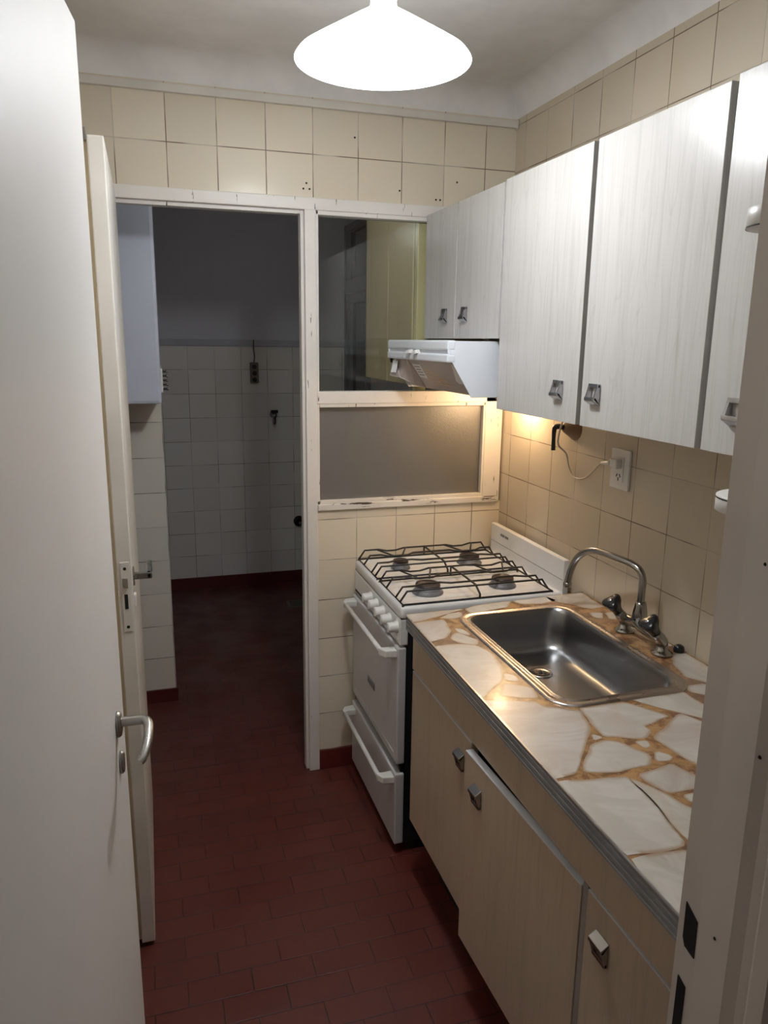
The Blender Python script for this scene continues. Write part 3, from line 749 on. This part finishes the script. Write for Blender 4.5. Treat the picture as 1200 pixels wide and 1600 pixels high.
# pan supports
def grate(y0, y1, byc):
    bm = BM(); x0, x1 = -.566, -.068; r = .0034; zl, zh = .8365, .868
    xm = (x0+x1)/2
    tube(bm, [(x0, y1, zl), (x0, y0, zl), (x1, y0, zl), (x1, y1, zl)], r, 8, closed=True)
    def long(y, dips, kink=.03):
        pts = [(x0, y, zl), (x0+.022, y, zh), ]
        for (xa, xb, dz, dy) in dips: pts += [(xa-.03, y, zh), (xa, y+dy, zh+dz), (xb, y+dy, zh+dz), (xb+.03, y, zh)]
        pts += [(x1-.022, y, zh), (x1, y, zl)]
        tube(bm, pts, r, 8)
    w = y1-y0
    long(y1-.001, [(-.462, -.428, -.007, 0), (-.202, -.168, -.007, 0)])
    long(y1-w*.30, [(-.475, -.415, -.002, -.020), (-.215, -.155, -.002, -.020)])
    long(y0+w*.30, [(-.475, -.415, -.002, .020), (-.215, -.155, -.002, .020)])
    long(y0+w*.12, [])
    tube(bm, [(xm, y1, zh), (xm, y0+.035, zh), (xm, y0, zl+.012), (xm, y0, zl)], r, 8)
    tube(bm, [(xm, y1, zl), (xm, y1, zh)], r, 8)
    for bx in (-.445, -.185):       # fingers reaching toward the burners
        for sx in (-1, 1):
            tube(bm, [(bx+sx*.055, y1-.001, zh), (bx+sx*.016, byc+.030, zh-.003)], r*.9, 8)
    for (fx, fy) in ((x0, y0), (x0, y1), (x1, y0), (x1, y1)):
        tube(bm, [(fx, fy, zl), (fx, fy, .829)], .004, 8)
    obj('pan_support', bm, 'iron', st)
grate(-.276, -.042, -.155); grate(-.540, -.302, -.425)

# ------------------------------------------------------------------ cooker hood
hd = thing('cooker_hood', 'white slanted cooker hood under the short wall cabinet', 'hood', (-.2, -.3, 1.45))
HY0, HY1 = -.574, -.030
def hood_prof(): return [(-.001, 1.448), (-.386, 1.448), (-.448, 1.546), (-.458, 1.556), (-.462, 1.575), (-.458, 1.598), (-.445, 1.604), (-.030, 1.604), (-.001, 1.59)]
bm = BM()
for a, b in ((HY0, HY0+.004), (HY1-.004, HY1)): prism(bm, hood_prof(), 'y', a, b, bev=.001)
box(bm, -.44, -.001, HY0+.004, HY1-.004, 1.600, 1.604); box(bm, -.006, -.001, HY0+.004, HY1-.004, 1.448, 1.600)
obj('shell', bm, 'hood_white', hd)
bm = BM()
box(bm, -.463, -.438, HY0-.001, HY1+.002, 1.577, 1.606, bev=.006)
box(bm, -.456, -.438, HY0-.001, HY1+.002, 1.566, 1.579, bev=.002)
box(bm, -.464, -.438, HY0-.001, HY1+.002, 1.545, 1.568, bev=.005)
vs = obj('front_visor', bm, 'hood_white', hd)
for y in (-.262, -.325):
    bm = BM(); prism(bm, [(-.456, 1.580), (-.474, 1.572), (-.476, 1.566), (-.456, 1.566)], 'y', y-.016, y+.012, bev=.0015); obj('slide_switch', bm, 'white_plastic', vs)
# slanted filter panel
bm = BM(); prism(bm, [(-.440, 1.548), (-.372, 1.452), (-.366, 1.456), (-.434, 1.552)], 'y', HY0+.006, HY1-.006)
fp = obj('filter_panel', bm, plain('hood_filter_grey', (.44, .39, .365), .35), hd)
def onp(s, off=.0016): # point on the slanted panel, s from 0 top to 1 bottom
    return (-.440+.068*s-off*.82, 1.548-.096*s-off*.57)
def quadp(name, s0, s1, y0, y1, mat, parent, off=.0016, slant=0):
    a, b = onp(s0, off), onp(s1, off); a2, b2 = onp(s0, -.001), onp(s1, -.001)
    bm = BM(); prism(bm, [a, b, b2, a2], 'y', y0, y1); return obj(name, bm, mat, parent)
for k in range(7):
    s = .34+.075*k
    for q in range(2): quadp('light_slot', s, s+.022, -.245-.02*k-q*.082, -.175-.02*k-q*.082, plain('slot_glow_tan', (.8, .55, .33), .25) if (k == 0 and q == 0) else bpy.data.materials['slot_glow_tan'], fp, .001)
bm = BM(); prism(bm, [(-.4505, 1.538), (-.4575, 1.499), (-.4545, 1.499), (-.4475, 1.538)], 'y', -.098, -.052); obj('paper_label', bm, 'paper', hd)
lb = quadp('rating_label', .18, .62, -.255, -.188, 'paper', fp, .0022)
for k in range(4): quadp('printed_line', .24+.09*k, .265+.09*k, -.246, -.20, 'grey_ink', lb, .0028)
bm = BM()
P_ = [(-.445, -.036, 1.547), (-.457, -.036, 1.486), (-.447, -.118, 1.483), (-.405, -.16, 1.462), (-.376, -.17, 1.453), (-.442, -.17, 1.547)]
T_ = [bm.verts.new(p) for p in P_]; U_ = [bm.verts.new((p[0]+.003, p[1], p[2]+.001)) for p in P_]
bm.faces.new(T_); bm.faces.new(U_[::-1])
for k in range(6): bm.faces.new((T_[k], U_[k], U_[(k+1) % 6], T_[(k+1) % 6]))
bmesh.ops.triangulate(bm, faces=bm.faces[:])
obj('light_cover', bm, plain('light_cover_grey', (.50, .44, .41), .25), hd)
bm = BM()
bm2 = BM()
prism(bm2, [onp(.05, .003), onp(.55, .003), onp(.55, .0), onp(.05, .0)], 'y', HY0+.006, HY0+.03)
bm.free(); bm2.free()
bm = BM()
v = [bm.verts.new((*[onp(s, o)[0]], y, onp(s, o)[1])) for s, y, o in ((.05, -.545, .003), (.58, -.500, .003), (.66, -.515, .003), (.62, -.568, .003), (.05, -.545, .0), (.58, -.500, .0), (.66, -.515, .0), (.62, -.568, .0))]
for q in ((0,1,2,3), (7,6,5,4), (0,4,5,1), (1,5,6,2), (2,6,7,3), (3,7,4,0)): bm.faces.new([v[i] for i in q])
obj('corner_clip', bm, 'white_plastic', fp)
bm = BM(); box(bm, -.444, -.424, HY1-.030, HY1-.012, 1.50, 1.548, bev=.002); obj('corner_clip', bm, 'white_plastic', fp)
bm = BM(); prism(bm, [(-.455, 1.552), (-.452, 1.532), (-.430, 1.516), (-.424, 1.530)], 'y', HY1-.004, HY1+.006); obj('hinge_block', bm, 'black_plastic', hd)
bm = BM(); lathe(bm, [(.012, 0), (.0225, .012), (.027, .03), (.024, .048), (0, .058)], (-.066, -.215, 1.43), (0, 0, 1), 20, cap=False); obj('bulb', bm, 'warm_bulb', hd)
bm = BM(); lathe(bm, [(.016, 1.488), (.016, 1.600)], (-.066, -.215, 0), seg=16); obj('lamp_holder', bm, 'white_plastic', hd)
bm = BM(); box(bm, -.30, -.28, -.568, -.55, 1.441, 1.449); obj('foot_screw', bm, 'brown_paint', hd)

# ------------------------------------------------------------------ things on the right wall
so = thing('wall_socket', 'tall white double wall socket on the tiles above the tap', 'socket', (0, -.756, 1.26))
bm = BM(); box(bm, -.009, -.0005, -.800, -.714, 1.203, 1.316, bev=.003); obj('plate', bm, 'white_plastic', so)
bm = BM(); box(bm, -.012, -.008, -.778, -.738, 1.226, 1.296, bev=.001); mod = obj('socket_module', bm, 'white_plastic', so)
bm = BM()
for (y, z, a) in ((-.751, 1.243, .5), (-.765, 1.243, -.5), (-.758, 1.233, 0)):
    t_ = BM(); box(t_, -.0126, -.0115, -.0016, .0016, -.005, .005); bmesh.ops.rotate(t_, verts=t_.verts[:], cent=(0, 0, 0), matrix=Matrix.Rotation(a, 3, 'X')); bmesh.ops.translate(t_, verts=t_.verts[:], vec=(0, y, z)); merge(bm, t_)
obj('pin_slots', bm, 'black', mod)
pg = thing('power_plug', 'white hood power plug and grey cord plugged into the socket', 'plug', (-.012, -.752, 1.275))
bm = BM(); box(bm, -.032, -.0125, -.772, -.738, 1.263, 1.290, bev=.004); lathe(bm, [(.011, 0), (.008, .018), (.0045, .04), (.0035, .052)], (-.024, -.742, 1.275), (0, 1, -.12), 14); obj('plug_body', bm, 'white_plastic', pg)
bm = BM(); tube(bm, [(-.024, -.692, 1.269), (-.018, -.665, 1.256), (-.012, -.63, 1.232), (-.009, -.59, 1.207), (-.008, -.55, 1.196), (-.008, -.515, 1.200), (-.008, -.49, 1.225), (-.018, -.487, 1.265), (-.052, -.494, 1.295), (-.062, -.512, 1.335), (-.062, -.528, 1.372), (-.056, -.540, 1.40), (-.050, -.550, 1.421)], .0027, 8, 5); obj('cord', bm, 'cable', pg)
gv = thing('gas_valve', 'brown gas shut-off valve with black lever under the wall cabinet', 'valve', (0, -.47, 1.345))
bm = BM(); lathe(bm, [(.040, .0005), (.038, .006), (.026, .022), (.018, .034), (.012, .042), (0, .042)], (0, -.500, 1.348), (-1, 0, 0), 24, cap=False); obj('rose', bm, 'brown_paint', gv)
bm = BM(); tube(bm, [(-.040, -.500, 1.350), (-.060, -.494, 1.352), (-.066, -.489, 1.345), (-.066, -.487, 1.315), (-.066, -.489, 1.278)], [.009, .0085, .0075, .006, .0068], 12, 4); obj('lever', bm, 'black_plastic', gv)
ph = thing('paper_towel_holder', 'white wall holder with two round end cups half hidden by the jamb', 'holder', (-.645, -2.03, 1.43))
bm = BM(); box(bm, -.655, -.625, -2.0295, -2.020, 1.41, 1.75, bev=.003); obj('back_rail', bm, 'white_plastic', ph)
for z0, z1, s in ((1.7155, 1.736, 1), (1.425, 1.443, -1)):
    bm = BM()
    lathe(bm, [(0, z0), (.043, z0), (.0445, z0+.001), (.0445, z1-.001), (.043, z1), (0, z1)] , (-.632, -1.905, 0), seg=40, cap=False)
    box(bm, -.648, -.620, -2.021, -1.93, (z0+z1)/2-.005, (z0+z1)/2+.005)
    e = obj('end_cup', bm, 'white_plastic', ph)
    bm = BM(); zz = z0+.0005 if s == 1 else z1-.0035
    lathe(bm, [(.0449, zz), (.0449, zz+.0016)], (-.632, -1.905, 0), seg=40, cap=False); obj('rim_line', bm, 'black_enamel', e)

# ------------------------------------------------------------------ laundry things
wh = thing('water_heater', 'pale blue-white box water heater hanging on the tiled pier beyond the doorway', 'water heater', (-1.4, .6, 1.36))
bm = BM(); box(bm, -1.64, -1.2065, .452, .70, 1.358, 2.14, bev=.012); box(bm, -1.62, -1.215, .69, .729, 1.37, 2.13)
obj('case', bm, 'heater_white', wh)
bm = BM(); box(bm, -1.221, -1.200, .46, .727, 1.40, 1.49, bev=.003)
ff = obj('side_panel', bm, 'white_plastic', wh)
bm = BM()
for k in range(5): lathe(bm, [(.004, 0), (.004, .016), (.006, .016), (.006, .022)], (-1.2, .60, 1.405+.017*k), (1, 0, 0), 10)
obj('side_screws', bm, 'dull_chrome', ff)
gh = BM(); tube(gh, [(-1.405, .71, 1.358), (-1.40, .705, 1.28), (-1.385, .70, 1.23), (-1.365, .70, 1.185), (-1.35, .70, 1.15), (-1.352, .70, 1.115), (-1.375, .70, 1.105), (-1.395, .705, 1.13), (-1.398, .715, 1.16), (-1.398, .7305, 1.17)], .009, 12, 6)
tag(obj('gas_hose', gh, 'nickel'), 'grey flexible gas hose looping under the water heater', 'hose')
yc = thing('wall_cabinet', 'pale yellow painted wall cabinet seen through the clear glass pane', 'cabinet', (-.16, .38, 1.45))
obj('carcass', B(-.312, -.002, .085, .70, 1.452, 2.30, bev=.002), 'yellow_paint', yc)
obj('door', B(-.332, -.3125, .395, .705, 1.445, 2.295, bev=.003), 'yellow_paint', yc)
obj('door', B(-.332, -.3125, .088, .392, 1.445, 2.295, bev=.003), 'yellow_paint', yc)
bm = BM(); box(bm, -.340, -.30, .078, .0865, 1.30, 2.30, bev=.002); box(bm, -.340, -.30, .032, .060, 1.30, 2.30, bev=.002); obj('end_stile', bm, plain('yellow_light', (.80, .69, .40), .4), yc)
obj('stile_gap', B(-.334, -.30, .060, .078, 1.30, 2.30), 'black', yc)
ob = thing('socket_box', 'small old brown surface socket block on the dim laundry tiles', 'socket', (-.61, 2.3, 1.40))
bm = BM(); box(bm, -.637, -.585, 2.272, 2.2995, 1.335, 1.462, bev=.004); o_ = obj('box', bm, 'dark_socket', ob)
bm = BM()
for z in (1.355, 1.395, 1.435): lathe(bm, [(.014, 0), (.012, .002)], (-.611, 2.272, z), (0, -1, 0), 16)
obj('outlet', bm, 'black_plastic', o_)
bm = BM(); tube(bm, [(-.612, 2.29, 1.462), (-.607, 2.286, 1.50), (-.612, 2.284, 1.55), (-.61, 2.283, 1.60)], .004, 8, 4); obj('wire', bm, 'dark_socket', ob)
lt = thing('wall_tap', 'dark washing-machine tap on the laundry back wall', 'tap', (-.495, 2.3, 1.13))
bm = BM(); lathe(bm, [(.024, 0), (.022, .006), (.012, .012), (.012, .05)], (-.495, 2.2995, 1.135), (0, -1, 0), 18); lathe(bm, [(.016, 0), (.018, .02), (.011, .03), (.011, .06), (.008, .07)], (-.495, 2.25, 1.145), (0, 0, -1), 16); obj('valve_body', bm, 'dull_chrome', lt)
bm = BM(); box(bm, -.518, -.472, 2.238, 2.262, 1.147, 1.166, bev=.004); obj('handle', bm, 'black_plastic', lt)
dp = thing('drain_pipe', 'round black drain pipe stub low on the laundry wall', 'pipe', (-.335, 2.3, .415))
bm = BM(); lathe(bm, [(.036, 0), (.036, .01), (.028, .012), (.028, .03), (.022, .03), (.022, .02), (0, .02)], (-.337, 2.3003, .42), (0, -1, 0), 24, cap=False); obj('stub', bm, 'black_plastic', dp)
fg = thing('floor_drain', 'small square floor drain in the dark laundry floor', 'drain', (-.44, 1.85, 0))
bm = BM(); box(bm, -.50, -.38, 1.79, 1.91, .0003, .003, bev=.001); g_ = obj('grate', bm, 'dark_socket', fg)
bm = BM()
for k in range(5): box(bm, -.485, -.395, 1.805+.021*k, 1.813+.021*k, .0028, .0034)
obj('slots', bm, 'black', g_)

# ------------------------------------------------------------------ light
def light(name, typ, loc, energy, col, **kw):
    l = bpy.data.lights.new(name, typ); l.energy = energy; l.color = col
    for k, v in kw.items(): setattr(l, k, v)
    o = bpy.data.objects.new(name, l); COL.objects.link(o); o.location = loc; return o
light('pendant_light', 'POINT', (LX, LY, 2.100), 11.5, (.93, .97, 1), shadow_soft_size=.035)
light('hood_light', 'POINT', (-.066, -.215, 1.415), 3.8, (1, .67, .37), shadow_soft_size=.027)
w = bpy.data.worlds.new('World'); scene.world = w; w.use_nodes = True
w.node_tree.nodes['Background'].inputs[0].default_value = (.05, .07, .16, 1); w.node_tree.nodes['Background'].inputs[1].default_value = .15
light('laundry_fill', 'POINT', (-.78, .22, 2.13), 1.7, (.84, .90, 1), shadow_soft_size=.05)  # unseen fill added to brighten the laundry, not a lamp there
light('hall_fill', 'POINT', (-1.75, -3.5, 2.25), 5.0, (1, .95, .90), shadow_soft_size=.3)  # added fill behind the camera, brightens the right jamb

# ------------------------------------------------------------------ camera
cam = bpy.data.cameras.new('camera'); co = bpy.data.objects.new('camera', cam); COL.objects.link(co)
Rr = Vector((0.955045, -0.296195, 0.012547)); Uu = Vector((0.053964, 0.215304, 0.975055)); Fw = Vector((0.291507, 0.930545, -0.221608))
mw = Matrix(((Rr.x, Uu.x, -Fw.x, -1.25568), (Rr.y, Uu.y, -Fw.y, -2.54022), (Rr.z, Uu.z, -Fw.z, 1.60036), (0, 0, 0, 1)))
co.matrix_world = mw
cam.sensor_fit = 'HORIZONTAL'; cam.sensor_width = 36; cam.lens = 1172.75/1200*36; cam.clip_start = .02
scene.camera = co
scene.view_settings.view_transform = 'Standard'; scene.view_settings.look = 'None'; scene.view_settings.exposure = 0
